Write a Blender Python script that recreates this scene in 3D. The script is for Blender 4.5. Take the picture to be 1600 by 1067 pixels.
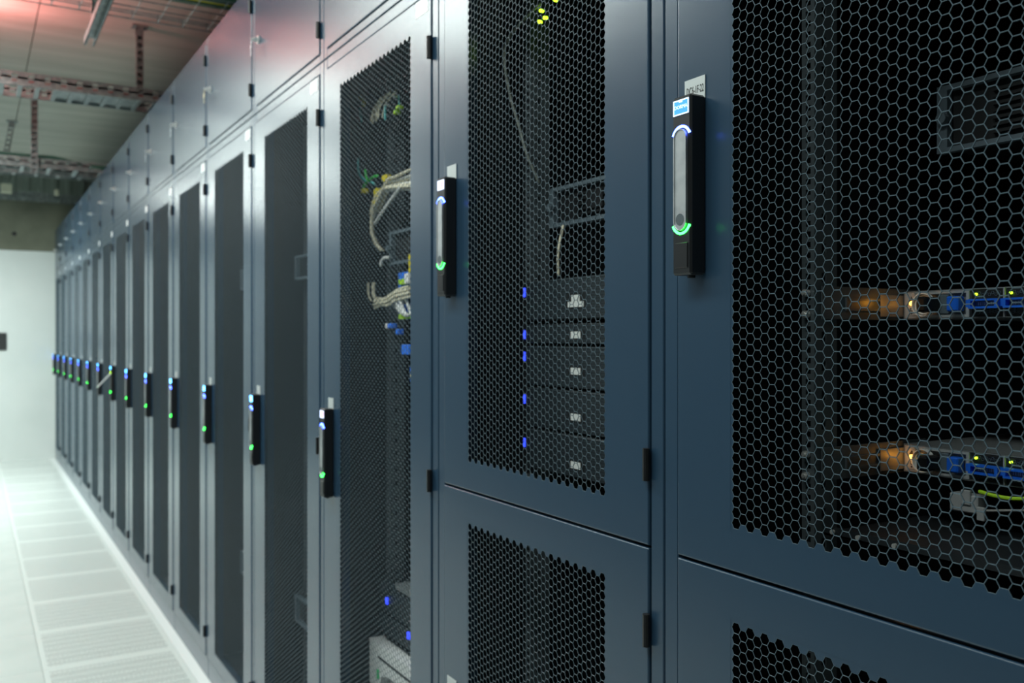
import bpy, math, random
from mathutils import Vector, Matrix
random.seed(7)
for o in list(bpy.data.objects):
    bpy.data.objects.remove(o)
SC = bpy.context.scene
COL = SC.collection

# ------------------------------------------------------------------ camera
cam_d = bpy.data.cameras.new('camera')
cam = bpy.data.objects.new('camera', cam_d)
COL.objects.link(cam)
YAW = math.atan(845 / 1410)
cam.location = (0, 0, 1.58)
cam.rotation_euler = (math.pi / 2, 0, -YAW)
cam_d.sensor_width = 36
cam_d.lens = 1410 * 36 / 1600
cam_d.shift_y = -6.5 / 1600
cam_d.clip_start = 0.01
cam_d.dof.use_dof = True
cam_d.dof.focus_distance = 1.25
cam_d.dof.aperture_fstop = 5.6
SC.camera = cam

# ------------------------------------------------------------------ world, lamps, exposure
world = bpy.data.worlds.new('world')
SC.world = world
world.use_nodes = True
world.node_tree.nodes['Background'].inputs[0].default_value = (0.02, 0.025, 0.03, 1)
world.node_tree.nodes['Background'].inputs[1].default_value = 0.3
SC.view_settings.view_transform = 'Standard'
SC.view_settings.look = 'None'
SC.view_settings.gamma = 1
SC.view_settings.use_curve_mapping = False
SC.view_settings.exposure = 0.75


def area(name, loc, sx, sy, power, color, rot=(0, 0, 0)):
    d = bpy.data.lights.new(name, 'AREA')
    d.shape = 'RECTANGLE'
    d.size, d.size_y, d.energy, d.color = sx, sy, power, color
    o = bpy.data.objects.new(name, d)
    COL.objects.link(o)
    o.location, o.rotation_euler = loc, rot
    return o


# row of ceiling luminaires over the middle of the aisle, out of frame
for i, (yy, pw) in enumerate(((1.2, 26), (3.9, 42), (6.6, 28), (9.3, 48), (10.6, 100))):
    area('ceiling_luminaire', (-0.32 if yy < 8 else -0.95, yy, 3.3), 0.55, 2.2, pw, (0.90, 1.0, 0.955))
area('red_beacon_light', (-0.15, 6.25, 3.28), 0.3, 0.3, 19, (1.0, 0.27, 0.26), (math.pi, 0, 0))

# ------------------------------------------------------------------ materials


def mat(name, col, rough=0.5, metal=0.0, emit=None, estr=0.0, spec=0.5):
    m = bpy.data.materials.new(name)
    m.use_nodes = True
    b = m.node_tree.nodes['Principled BSDF']
    b.inputs['Base Color'].default_value = (*col, 1)
    b.inputs['Roughness'].default_value = rough
    b.inputs['Metallic'].default_value = metal
    b.inputs['Specular IOR Level'].default_value = spec
    if emit:
        b.inputs['Emission Color'].default_value = (*emit, 1)
        b.inputs['Emission Strength'].default_value = estr
    return m


def nodes(m):
    nt = m.node_tree
    return nt, nt.nodes, nt.links, nt.nodes['Principled BSDF']


def noise_bump(m, scale, strength, dist=0.001, detail=2.0):
    nt, n, l, b = nodes(m)
    tc = n.new('ShaderNodeTexCoord')
    nz = n.new('ShaderNodeTexNoise')
    nz.inputs['Scale'].default_value = scale
    nz.inputs['Detail'].default_value = detail
    bp = n.new('ShaderNodeBump')
    bp.inputs['Strength'].default_value = strength
    bp.inputs['Distance'].default_value = dist
    l.new(tc.outputs['Object'], nz.inputs['Vector'])
    l.new(nz.outputs['Fac'], bp.inputs['Height'])
    l.new(bp.outputs['Normal'], b.inputs['Normal'])
    return m


def noise_colour(m, c1, c2, scale, stretch=(1, 1, 1), lo=0.35, hi=0.65, detail=5):
    nt, n, l, b = nodes(m)
    tc = n.new('ShaderNodeTexCoord')
    mp = n.new('ShaderNodeMapping')
    mp.inputs['Scale'].default_value = stretch
    nz = n.new('ShaderNodeTexNoise')
    nz.inputs['Scale'].default_value = scale
    nz.inputs['Detail'].default_value = detail
    cr = n.new('ShaderNodeValToRGB')
    cr.color_ramp.elements[0].position = lo
    cr.color_ramp.elements[1].position = hi
    cr.color_ramp.elements[0].color = (*c1, 1)
    cr.color_ramp.elements[1].color = (*c2, 1)
    l.new(tc.outputs['Object'], mp.inputs['Vector'])
    l.new(mp.outputs['Vector'], nz.inputs['Vector'])
    l.new(nz.outputs['Fac'], cr.inputs['Fac'])
    l.new(cr.outputs['Color'], b.inputs['Base Color'])
    return m


M = {}
M['paint'] = noise_bump(mat('cabinet_paint', (0.026, 0.060, 0.105), 0.25, spec=0.65), 2200, 0.10, 0.0006)
M['sheet'] = mat('perforated_sheet_paint', (0.10, 0.150, 0.185), 0.42, spec=0.4)  # door paint lightened so the webs look like edges catching light
M['edge'] = mat('shaded_hole_wall', (0.010, 0.015, 0.019), 0.6, spec=0.2)  # darkened copy of the paint, shade of the hole walls put into colour
M['inner'] = mat('inner_paint', (0.012, 0.016, 0.020), 0.55)
M['rail'] = mat('zinc_rail', (0.12, 0.145, 0.16), 0.4, 0.3)
M['handle'] = mat('black_plastic', (0.010, 0.011, 0.013), 0.38)
M['lever'] = noise_colour(mat('brushed_lever', (0.6, 0.62, 0.64), 0.36, 0.75), (0.50, 0.52, 0.54), (0.68, 0.70, 0.71), 30)
M['hinge'] = mat('black_hinge', (0.008, 0.008, 0.009), 0.4)
M['blue_led'] = mat('blue_led', (0.1, 0.2, 0.9), 0.4, emit=(0.04, 0.085, 1.0), estr=15)
M['green_led'] = mat('green_led', (0.05, 0.8, 0.1), 0.4, emit=(0.025, 1.0, 0.06), estr=8)
M['screen'] = mat('blue_screen', (0.05, 0.25, 0.6), 0.3, emit=(0.035, 0.20, 0.52), estr=1.0)
M['screen_far'] = mat('cyan_screen', (0.05, 0.25, 0.6), 0.3, emit=(0.08, 0.42, 1.0), estr=7)
M['screen_white'] = mat('white_screen', (0.7, 0.75, 0.9), 0.3, emit=(0.6, 0.72, 1.0), estr=1.1)
M['screen_pink'] = mat('pink_screen', (0.9, 0.4, 0.5), 0.3, emit=(0.9, 0.42, 0.5), estr=0.7)
M['screen_line'] = mat('screen_border', (0.8, 0.9, 1), 0.3, emit=(0.6, 0.78, 0.9), estr=0.9)
M['tag'] = mat('white_tag', (0.62, 0.66, 0.66), 0.45)
M['ink'] = mat('black_ink', (0.02, 0.02, 0.02), 0.6)
M['sticker'] = mat('white_sticker', (0.85, 0.88, 0.88), 0.35)
M['steel'] = mat('bright_steel', (0.80, 0.80, 0.78), 0.28, 0.55)
M['galv'] = noise_colour(mat('galvanised_steel', (0.3, 0.34, 0.34), 0.45, 0.6), (0.22, 0.26, 0.26), (0.38, 0.42, 0.42), 25)
M['brass'] = mat('brass_key', (0.75, 0.66, 0.40), 0.3, 0.8)
M['chassis'] = mat('server_steel', (0.22, 0.24, 0.25), 0.42, 0.15)
M['psu'] = mat('psu_plate', (0.46, 0.48, 0.49), 0.42, 0.1)
M['dark'] = mat('dark_module', (0.010, 0.012, 0.014), 0.5)
M['slate'] = mat('slate_panel', (0.12, 0.16, 0.19), 0.5)
M['latch'] = mat('blue_latch', (0.015, 0.16, 0.85), 0.38)
M['amber'] = mat('amber_lamp', (1.0, 0.45, 0.05), 0.4, emit=(1.0, 0.40, 0.04), estr=6)
M['lime'] = mat('lime_led', (0.5, 1, 0.05), 0.4, emit=(0.50, 1.0, 0.02), estr=3)
M['bar_led'] = mat('blue_bar_led', (0.1, 0.15, 0.9), 0.4, emit=(0.02, 0.045, 1.0), estr=1.6)
M['badge'] = mat('silver_badge', (0.85, 0.86, 0.84), 0.45, emit=(0.9, 0.92, 0.9), estr=0.0)
M['cable_beige'] = mat('beige_cable', (0.84, 0.78, 0.60), 0.5)
M['cable_white'] = mat('white_cable', (0.86, 0.87, 0.85), 0.5)
M['cable_teal'] = mat('teal_cable', (0.12, 0.68, 0.70), 0.5)
M['cable_green'] = mat('green_cable', (0.06, 0.75, 0.10), 0.5)
M['cable_lime'] = mat('lime_cable', (0.50, 0.85, 0.03), 0.5)
M['cable_yellow'] = mat('yellow_cable', (0.92, 0.76, 0.03), 0.5)
M['cable_black'] = mat('black_cable', (0.010, 0.011, 0.012), 0.4)
M['cable_dgreen'] = mat('dark_green_cable', (0.03, 0.12, 0.08), 0.6)
M['cable_red'] = mat('red_cable', (0.22, 0.035, 0.04), 0.6)
M['cable_grey'] = mat('grey_cable', (0.20, 0.22, 0.20), 0.5)
M['block_blue'] = mat('blue_block', (0.03, 0.22, 1.0), 0.45)
M['block_lime'] = mat('lime_block', (0.50, 0.85, 0.02), 0.5)
M['white_box'] = mat('white_plastic', (0.93, 0.94, 0.94), 0.5)
M['green_dot'] = mat('green_mark', (0.03, 0.6, 0.2), 0.5)
M['cream'] = mat('cream_box', (0.62, 0.62, 0.48), 0.5)
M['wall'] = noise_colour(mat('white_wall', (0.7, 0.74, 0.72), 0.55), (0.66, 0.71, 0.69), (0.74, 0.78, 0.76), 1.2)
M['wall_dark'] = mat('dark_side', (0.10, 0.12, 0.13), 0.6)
M['concrete'] = noise_colour(mat('board_marked_concrete', (0.3, 0.3, 0.26), 0.8), (0.38, 0.39, 0.335), (0.50, 0.50, 0.44), 1.6, (0.5, 4.0, 1), 0.3, 0.7)
M['beam'] = noise_colour(mat('olive_beam', (0.20, 0.21, 0.15), 0.8), (0.14, 0.15, 0.11), (0.22, 0.23, 0.17), 2.5)
M['rib'] = mat('grey_green_cladding', (0.26, 0.32, 0.28), 0.5)
M['tile'] = noise_colour(mat('floor_tile', (0.7, 0.76, 0.73), 0.3), (0.63, 0.69, 0.66), (0.70, 0.75, 0.72), 3)
M['strip'] = mat('floor_edge_strip', (0.90, 0.93, 0.92), 0.3)
M['subfloor'] = mat('subfloor', (0.55, 0.58, 0.57), 0.7)
M['sign'] = mat('dark_sign', (0.025, 0.028, 0.028), 0.5)

# perforated floor tile: rows of small dark holes inside a plain margin
m = mat('perforated_floor_tile', (0.7, 0.76, 0.73), 0.32)
nt, n, l, b = nodes(m)
tc = n.new('ShaderNodeTexCoord')
sep = n.new('ShaderNodeSeparateXYZ')
l.new(tc.outputs['Object'], sep.inputs[0])


def mth(op, a, bb=None, cl=False):
    x = n.new('ShaderNodeMath')
    x.operation = op
    x.use_clamp = cl
    for i, v in enumerate((a, bb)):
        if v is None:
            continue
        if isinstance(v, (int, float)):
            x.inputs[i].default_value = v
        else:
            l.new(v, x.inputs[i])
    return x.outputs[0]


def cell(u, pitch):
    f = mth('FRACT', mth('DIVIDE', u, pitch))
    return mth('MULTIPLY', mth('SUBTRACT', f, 0.5), pitch)


X_, Y_ = sep.outputs['X'], sep.outputs['Y']
u = cell(mth('ADD', X_, Y_), 0.020)
v = cell(mth('SUBTRACT', X_, Y_), 0.020)
d = mth('SQRT', mth('ADD', mth('MULTIPLY', u, u), mth('MULTIPLY', v, v)))
hole = mth('LESS_THAN', d, 0.0062)
rows = mth('GREATER_THAN', mth('FRACT', mth('DIVIDE', mth('ADD', Y_, 5.0), 0.077)), 0.16)
inx = mth('LESS_THAN', mth('ABSOLUTE', X_), 0.275)
iny = mth('LESS_THAN', mth('ABSOLUTE', Y_), 0.272)
fac = mth('MULTIPLY', mth('MULTIPLY', hole, rows), mth('MULTIPLY', inx, iny))
mx = n.new('ShaderNodeMix')
mx.data_type = 'RGBA'
mx.inputs[6].default_value = (0.76, 0.81, 0.78, 1)
mx.inputs[7].default_value = (0.20, 0.23, 0.22, 1)
l.new(fac, mx.inputs[0])
l.new(mx.outputs[2], b.inputs['Base Color'])
M['perf_tile'] = m

# server bezel: fine dark honeycomb relief
m = mat('server_bezel', (0.02, 0.03, 0.036), 0.45)
nt, n, l, b = nodes(m)
tc = n.new('ShaderNodeTexCoord')
vo = n.new('ShaderNodeTexVoronoi')
vo.feature = 'DISTANCE_TO_EDGE'
vo.inputs['Scale'].default_value = 170
vo.inputs['Randomness'].default_value = 0.15
cr = n.new('ShaderNodeValToRGB')
cr.color_ramp.elements[0].position = 0.08
cr.color_ramp.elements[0].color = (0.040, 0.056, 0.068, 1)
cr.color_ramp.elements[1].position = 0.22
cr.color_ramp.elements[1].color = (0.008, 0.011, 0.014, 1)
l.new(tc.outputs['Object'], vo.inputs['Vector'])
l.new(vo.outputs['Distance'], cr.inputs['Fac'])
l.new(cr.outputs['Color'], b.inputs['Base Color'])
M['bezel'] = m

# ------------------------------------------------------------------ mesh helpers
ORG = {}


class MB:
    def __init__(self):
        self.v, self.f = [], []

    def add(self, vs, fs):
        k = len(self.v)
        self.v += [tuple(p) for p in vs]
        self.f += [tuple(i + k for i in f) for f in fs]
        return self

    def box(self, x0, x1, y0, y1, z0, z1, c=0.0):
        if c <= 0:
            vs = [(x, y, z) for x in (x0, x1) for y in (y0, y1) for z in (z0, z1)]
            return self.add(vs, [(0, 1, 3, 2), (4, 6, 7, 5), (0, 4, 5, 1), (2, 3, 7, 6), (0, 2, 6, 4), (1, 5, 7, 3)])
        lo, hi = (x0, y0, z0), (x1, y1, z1)
        vs, idx = [], {}
        for sx in (0, 1):
            for sy in (0, 1):
                for sz in (0, 1):
                    s = (sx, sy, sz)
                    for ax in range(3):
                        p = []
                        for a in range(3):
                            e = hi[a] if s[a] else lo[a]
                            if a != ax:
                                e += -c if s[a] else c
                            p.append(e)
                        idx[(s, ax)] = len(vs)
                        vs.append(tuple(p))
        fs = []
        for ax in range(3):
            o1, o2 = [a for a in range(3) if a != ax]
            for sv in (0, 1):
                q = []
                for p1, p2 in ((0, 0), (1, 0), (1, 1), (0, 1)):
                    s = [0, 0, 0]
                    s[ax], s[o1], s[o2] = sv, p1, p2
                    q.append(idx[(tuple(s), ax)])
                fs.append(q)
            for p1 in (0, 1):
                for p2 in (0, 1):
                    a0, a1 = [0, 0, 0], [0, 0, 0]
                    a0[ax], a1[ax] = 0, 1
                    a0[o1] = a1[o1] = p1
                    a0[o2] = a1[o2] = p2
                    a0, a1 = tuple(a0), tuple(a1)
                    fs.append((idx[(a0, o1)], idx[(a1, o1)], idx[(a1, o2)], idx[(a0, o2)]))
        for sx in (0, 1):
            for sy in (0, 1):
                for sz in (0, 1):
                    fs.append(tuple(idx[((sx, sy, sz), a)] for a in range(3)))
        return self.add(vs, fs)

    def tube(self, pts, r, n=6, smooth_n=0):
        P = [Vector(p) for p in pts]
        if smooth_n:
            Q = []
            for i in range(len(P) - 1):
                p0, p1, p2, p3 = P[max(i - 1, 0)], P[i], P[i + 1], P[min(i + 2, len(P) - 1)]
                for k in range(smooth_n):
                    t = k / smooth_n
                    Q.append(0.5 * ((2 * p1) + (p2 - p0) * t + (2 * p0 - 5 * p1 + 4 * p2 - p3) * t * t + (3 * p1 - p0 - 3 * p2 + p3) * t ** 3))
            Q.append(P[-1])
            P = Q
        vs, fs = [], []
        ref = Vector((0.31, 0.17, 0.93)).normalized()
        for i, p in enumerate(P):
            t = (P[min(i + 1, len(P) - 1)] - P[max(i - 1, 0)]).normalized()
            a = t.cross(ref)
            if a.length < 1e-3:
                a = t.cross(Vector((1, 0, 0)))
            a.normalize()
            bb = t.cross(a)
            for k in range(n):
                an = 2 * math.pi * k / n
                vs.append(p + (a * math.cos(an) + bb * math.sin(an)) * r)
        for i in range(len(P) - 1):
            for k in range(n):
                fs.append((i * n + k, i * n + (k + 1) % n, (i + 1) * n + (k + 1) % n, (i + 1) * n + k))
        fs.append(tuple(range(n - 1, -1, -1)))
        fs.append(tuple((len(P) - 1) * n + k for k in range(n)))
        return self.add(vs, fs)

    def prism_x(self, poly, x0, x1):
        """poly in (y, z), extruded along x"""
        k = len(poly)
        vs = [(x0, y, z) for y, z in poly] + [(x1, y, z) for y, z in poly]
        fs = [tuple(range(k)), tuple(range(2 * k - 1, k - 1, -1))]
        fs += [(i, i + k, (i + 1) % k + k, (i + 1) % k) for i in range(k)]
        return self.add(vs, fs)

    def ring_x(self, outer, inner, x0, x1, closed=True):
        """band between two (y, z) loops of equal length, extruded along x"""
        k = len(outer)
        vs = []
        for x in (x0, x1):
            vs += [(x, y, z) for y, z in outer] + [(x, y, z) for y, z in inner]
        fs = []
        for i in range(k if closed else k - 1):
            j = (i + 1) % k
            fs += [(i, j, k + j, k + i), (2 * k + i, 3 * k + i, 3 * k + j, 2 * k + j), (i, 2 * k + i, 2 * k + j, j), (k + i, k + j, 3 * k + j, 3 * k + i)]
        if not closed:
            for i in (0, k - 1):
                fs.append((i, k + i, 3 * k + i, 2 * k + i))
        return self.add(vs, fs)


def lathe_arc(cy, cz, r, a0, a1, n):
    return [(cy + r * math.cos(math.radians(a0 + (a1 - a0) * i / n)), cz + r * math.sin(math.radians(a0 + (a1 - a0) * i / n))) for i in range(n + 1)]


def stadium(cy, z0, z1, r, n=10):
    return lathe_arc(cy, z1 - r, r, 0, 180, n) + lathe_arc(cy, z0 + r, r, 180, 360, n)


def rectloop(y0, y1, z0, z1):
    return [(y0, z0), (y1, z0), (y1, z1), (y0, z1)]


def root_of(o):
    while o.parent:
        o = o.parent
    return o


def build(name, mb, m, parent=None, label=None, smooth=False, kind=None):
    org = Vector((0, 0, 0))
    if parent is not None:
        org = ORG.get(root_of(parent).name, Vector((0, 0, 0)))
    me = bpy.data.meshes.new(name)
    if parent is None:
        xs, ys, zs = zip(*mb.v)
        org = Vector(((min(xs) + max(xs)) / 2, (min(ys) + max(ys)) / 2, min(zs)))
    me.from_pydata([(x - org.x, y - org.y, z - org.z) for x, y, z in mb.v], [], mb.f)
    me.materials.append(M[m] if isinstance(m, str) else m)
    import bmesh
    bm = bmesh.new()
    bm.from_mesh(me)
    bmesh.ops.recalc_face_normals(bm, faces=bm.faces)
    bm.to_mesh(me)
    bm.free()
    if smooth:
        for p in me.polygons:
            p.use_smooth = True
    o = bpy.data.objects.new(name, me)
    COL.objects.link(o)
    if parent is None:
        o.location = org
    else:
        o.parent = parent
    if label:
        o['label'] = label
    if kind:
        o['kind'] = kind
    return o


def thing(name, loc, label, cat, group=None):
    o = bpy.data.objects.new(name, None)
    o.empty_display_size = 0.05
    COL.objects.link(o)
    o.location = loc
    ORG[o.name] = Vector(loc)
    tag(o, label, cat, group)
    return o


def tag(o, label, cat, group=None):
    o['label'], o['category'] = label, cat
    if group:
        o['group'] = group
    return o


def structure(name, mb, m, parent=None):
    o = build(name, mb, m, parent)
    if parent is None:
        o['kind'] = 'structure'
    return o


KIDS = {}


def dup_tree(o, parent=None):
    c = o.copy()
    COL.objects.link(c)
    if parent is not None:
        c.parent = parent
        c.matrix_parent_inverse = Matrix()
    for ch in KIDS.get(o.name, o.children):
        dup_tree(ch, c)
    return c


def text(name, body, size, y, z, x, m, parent, sx=1.0, org=None):
    cu = bpy.data.curves.new(name, 'FONT')
    cu.body = body
    cu.size = size
    cu.align_x = 'CENTER'
    cu.align_y = 'CENTER'
    cu.extrude = 0.0001
    cu.resolution_u = 2
    tmp = bpy.data.objects.new(name, cu)
    me = bpy.data.meshes.new_from_object(tmp)
    bpy.data.objects.remove(tmp)
    me.materials.clear()
    me.materials.append(M[m])
    o = bpy.data.objects.new(name, me)
    COL.objects.link(o)
    org = ORG[root_of(parent).name]
    o.parent = parent
    o.location = (x - org.x, y - org.y, z - org.z)
    o.rotation_euler = (math.pi / 2, 0, -math.pi / 2)
    o.scale = (sx, 1, 1)
    return o


# ------------------------------------------------------------------ room
XF = 0.934            # plane of the cabinet doors
PIT = 0.8             # cabinet width
YEND = 13.13
CEIL = 3.68

fl = structure('floor', MB().box(-1.6, 3.2, -2.4, YEND + 0.1, -0.30, -0.04), 'subfloor')
solid = MB().box(-0.2992, 0.2992, -0.3092, 0.3092, -0.038, 0.0, 0.0012)
perf = solid
solid_o = perf_o = None
TP = 0.62
for col, (x0, wdt, mk) in enumerate(((-1.53, 0.6, 'tile'), (-0.92, 0.6, 'tile'), (-0.31, 0.6, 'tile'), (0.29, 0.6, 'perf_tile'))):
    for r in range(-3, 22):
        yc = 0.17 + TP * r
        if yc - 0.31 > YEND:
            continue
        key = 'tile'
        if mk == 'tile':
            if solid_o is None:
                solid_o = build('tile', solid, mk, fl)
                o = solid_o
            else:
                o = solid_o.copy()
                COL.objects.link(o)
        else:
            if perf_o is None:
                perf_o = build('perforated_tile', solid, mk, fl)
                o = perf_o
            else:
                o = perf_o.copy()
                COL.objects.link(o)
        # floor origin sits at its own base centre
        o.location = (x0 + 0.30 - fl.location.x, yc - fl.location.y, -fl.location.z)
for o in fl.children:
    if o.name.startswith(('tile', 'perforated')):
        pass
# meshes of the tiles were made relative to the world origin: keep them so
build('edge_strip', MB().box(0.892 - fl.location.x, 1.2 - fl.location.x, -2.4 - fl.location.y, YEND - fl.location.y, -0.038 - fl.location.z, 0.0 - fl.location.z, 0.002), 'strip', fl)

# ceiling: long concrete panels with open joints
ce = structure('ceiling', MB().box(-1.6, 3.2, -2.4, YEND + 0.3, CEIL + 0.03, CEIL + 0.25), 'concrete')
for k in range(4):
    x0 = -2.03 + 1.2 * k
    xa, xb = max(x0 + 0.004, -1.6), min(x0 + 1.196, 3.2)
    build('ceiling_panel', MB().box(xa - ce.location.x, xb - ce.location.x, -2.4 - ce.location.y, YEND - ce.location.y, CEIL - ce.location.z, CEIL + 0.03 - ce.location.z), 'concrete', ce)

structure('wall_end', MB().box(-1.6, 1.0, YEND, YEND + 0.2, -0.05, 2.69), 'wall')
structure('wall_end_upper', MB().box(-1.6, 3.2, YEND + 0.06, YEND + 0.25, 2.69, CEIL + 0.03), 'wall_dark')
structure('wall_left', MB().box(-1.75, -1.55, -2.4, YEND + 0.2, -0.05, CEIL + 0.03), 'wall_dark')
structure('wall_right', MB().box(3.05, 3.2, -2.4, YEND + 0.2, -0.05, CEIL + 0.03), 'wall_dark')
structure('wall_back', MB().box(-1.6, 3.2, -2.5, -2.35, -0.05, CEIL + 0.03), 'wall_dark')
bm_ = structure('trim_1', MB().box(-1.6, 3.05, YEND - 0.01, YEND + 0.058, 2.695, 3.34), 'beam')
hx, hz = 0.47, 2.90
build('bolt_hole', MB().tube([(hx - bm_.location.x, YEND - 0.013 - bm_.location.y, hz - bm_.location.z), (hx - bm_.location.x, YEND - 0.005 - bm_.location.y, hz - bm_.location.z)], 0.028, 12), 'dark', bm_)
rb = structure('trim_2', MB().box(-1.6, 3.05, YEND + 0.03, YEND + 0.058, 3.34, CEIL), 'rib')
for k in range(22):
    x0 = -1.5 + 0.16 * k
    build('cladding_rib', MB().box(x0 - rb.location.x, x0 + 0.07 - rb.location.x, YEND + 0.004 - rb.location.y, YEND + 0.03 - rb.location.y, 3.345 - rb.location.z, CEIL - 0.005 - rb.location.z, 0.006), 'rib', rb)

sg = build('wall_sign', MB().box(0.08, 0.384, YEND - 0.018, YEND - 0.001, 1.416, 1.637, 0.004), 'sign')
tag(sg, 'dark rectangular sign board on the white end wall', 'sign')

# ------------------------------------------------------------------ server cabinets
HCP = 0.0134
H = HCP / 0.8660254
NC = 37


def hex_mesh(z_first, rows):
    """perforated sheet: hexagonal holes in 37 columns, bottom of the even columns at z_first (cabinet-local, front at x = 0.0003)"""
    R = H / math.sqrt(3)
    web = 0.00118
    Ri = (H - web) / math.sqrt(3)
    ang = [math.radians(60 * i) for i in range(6)]
    vo = [(R * math.cos(a), R * math.sin(a)) for a in ang]
    vi = [(Ri * math.cos(a), Ri * math.sin(a)) for a in ang]
    V, F = [], []
    xf, xb = 0.0003, 0.0014
    for c in range(-1, NC + 1):
        y = 0.4 + (c - (NC - 1) / 2) * HCP
        even = c % 2 == 0
        n_ = rows if even else rows - 1
        zb = z_first + H / 2 + (0 if even else H / 2)
        border = c in (-1, NC)
        for r in range(-1, n_ + 1):
            z = zb + r * H
            k = len(V)
            if border or r in (-1, n_):
                V += [(xf, y + a, z + b_) for a, b_ in vo]
                F.append((k, k + 1, k + 2, k + 3, k + 4, k + 5))
            else:
                V += [(xf, y + a, z + b_) for a, b_ in vo]
                V += [(xf, y + a * 0.966, z + b_ * 0.966) for a, b_ in vo]
                V += [(xf + 0.0004, y + a, z + b_) for a, b_ in vi]
                V += [(xb, y + a, z + b_) for a, b_ in vi]
                for i in range(6):
                    j = (i + 1) % 6
                    for q in (0, 6, 12):
                        F.append((k + q + i, k + q + j, k + q + 6 + j, k + q + 6 + i))
    me = bpy.data.meshes.new('perforated_panel')
    me.from_pydata(V, [], F)
    # front faces look towards the aisle (-x)
    me.flip_normals()
    me.materials.append(M['sheet'])
    me.materials.append(M['paint'])
    me.materials.append(M['edge'])
    # unpunched border cells are plain door skin
    for p in me.polygons:
        if len(p.vertices) == 6:
            p.material_index = 1
        elif max(me.vertices[i].co.x for i in p.vertices) > 0.0012:
            p.material_index = 2
    return me


def door_frame(y0, y1, z0, z1, hz0, hz1):
    """flat door skin with a chamfered outer edge around an opening"""
    hy = (NC - 1) / 2 * HCP + 0.0105
    i0, i1, j0, j1 = 0.4 - hy, 0.4 + hy, hz0 - H * 0.3, hz1 + H * 0.3
    # rounded outer edge
    c = 0.0032
    loops = [(0.0, i0, i1, j0, j1)]
    for q in range(6):
        a = math.radians(18 * q)
        e, dx = c * (1 - math.sin(a)), c * (1 - math.cos(a))
        loops.append((dx, y0 + e, y1 - e, z0 + e, z1 - e))
    loops.append((0.022, y0, y1, z0, z1))
    mb = MB()
    vs = []
    for x, a, b_, e, f_ in loops:
        vs += [(x, a, e), (x, b_, e), (x, b_, f_), (x, a, f_)]
    fs = []
    for q in range(len(loops) - 1):
        for i in range(4):
            j = (i + 1) % 4
            fs.append((q * 4 + i, q * 4 + j, q * 4 + 4 + j, q * 4 + 4 + i))
    return mb.add(vs, fs)


def local(mb, s0):
    """shift a cabinet-local builder to world coordinates of the cabinet that starts at s0"""
    mb.v = [(x + XF, y + s0, z) for x, y, z in mb.v]
    return mb


MESH_CACHE = {}


def cpart(name, key, maker, m, parent, label=None, smooth=False):
    """part of a cabinet; alike parts share one mesh"""
    if key in MESH_CACHE:
        o = bpy.data.objects.new(name, MESH_CACHE[key])
        COL.objects.link(o)
        o.parent = parent
    else:
        mb = maker()
        if isinstance(mb, bpy.types.Mesh):
            o = bpy.data.objects.new(name, mb)
            COL.objects.link(o)
            o.parent = parent
            MESH_CACHE[key] = mb
        else:
            org = ORG[root_of(parent).name]
            mb.v = [(x + org.x, y + org.y, z + org.z) for x, y, z in mb.v]
            o = build(name, mb, m, parent, None, smooth)
            MESH_CACHE[key] = o.data
    if label:
        o['label'] = label
    return o


def rail_maker(y_in, y_out, x0):
    """L-profile mounting rail with a line of square holes in each flange"""
    def f():
        mb = MB()
        s = 1 if y_out > y_in else -1
        ya, yb = y_in, y_out
        w = (yb - ya)
        for a, b_ in ((0.0, 0.3), (0.7, 1.0)):
            p, q = sorted((ya + w * a, ya + w * b_))
            mb.box(x0, x0 + 0.002, p, q, 0.12, 2.38)
        z = 0.12
        while z < 2.37:
            p, q = sorted((ya + w * 0.3, ya + w * 0.7))
            mb.box(x0, x0 + 0.002, p, q, z, z + 0.0075)
            z += 0.01588
        for a, b_ in ((0.002, 0.016), (0.026, 0.05)):
            p, q = sorted((ya, ya + s * 0.002))
            mb.box(x0 + a, x0 + b_, p, q, 0.12, 2.38)
        z = 0.12
        while z < 2.37:
            p, q = sorted((ya, ya + s * 0.002))
            mb.box(x0 + 0.016, x0 + 0.026, p, q, z, z + 0.030)
            z += 0.0445
        return mb
    return f


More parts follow.
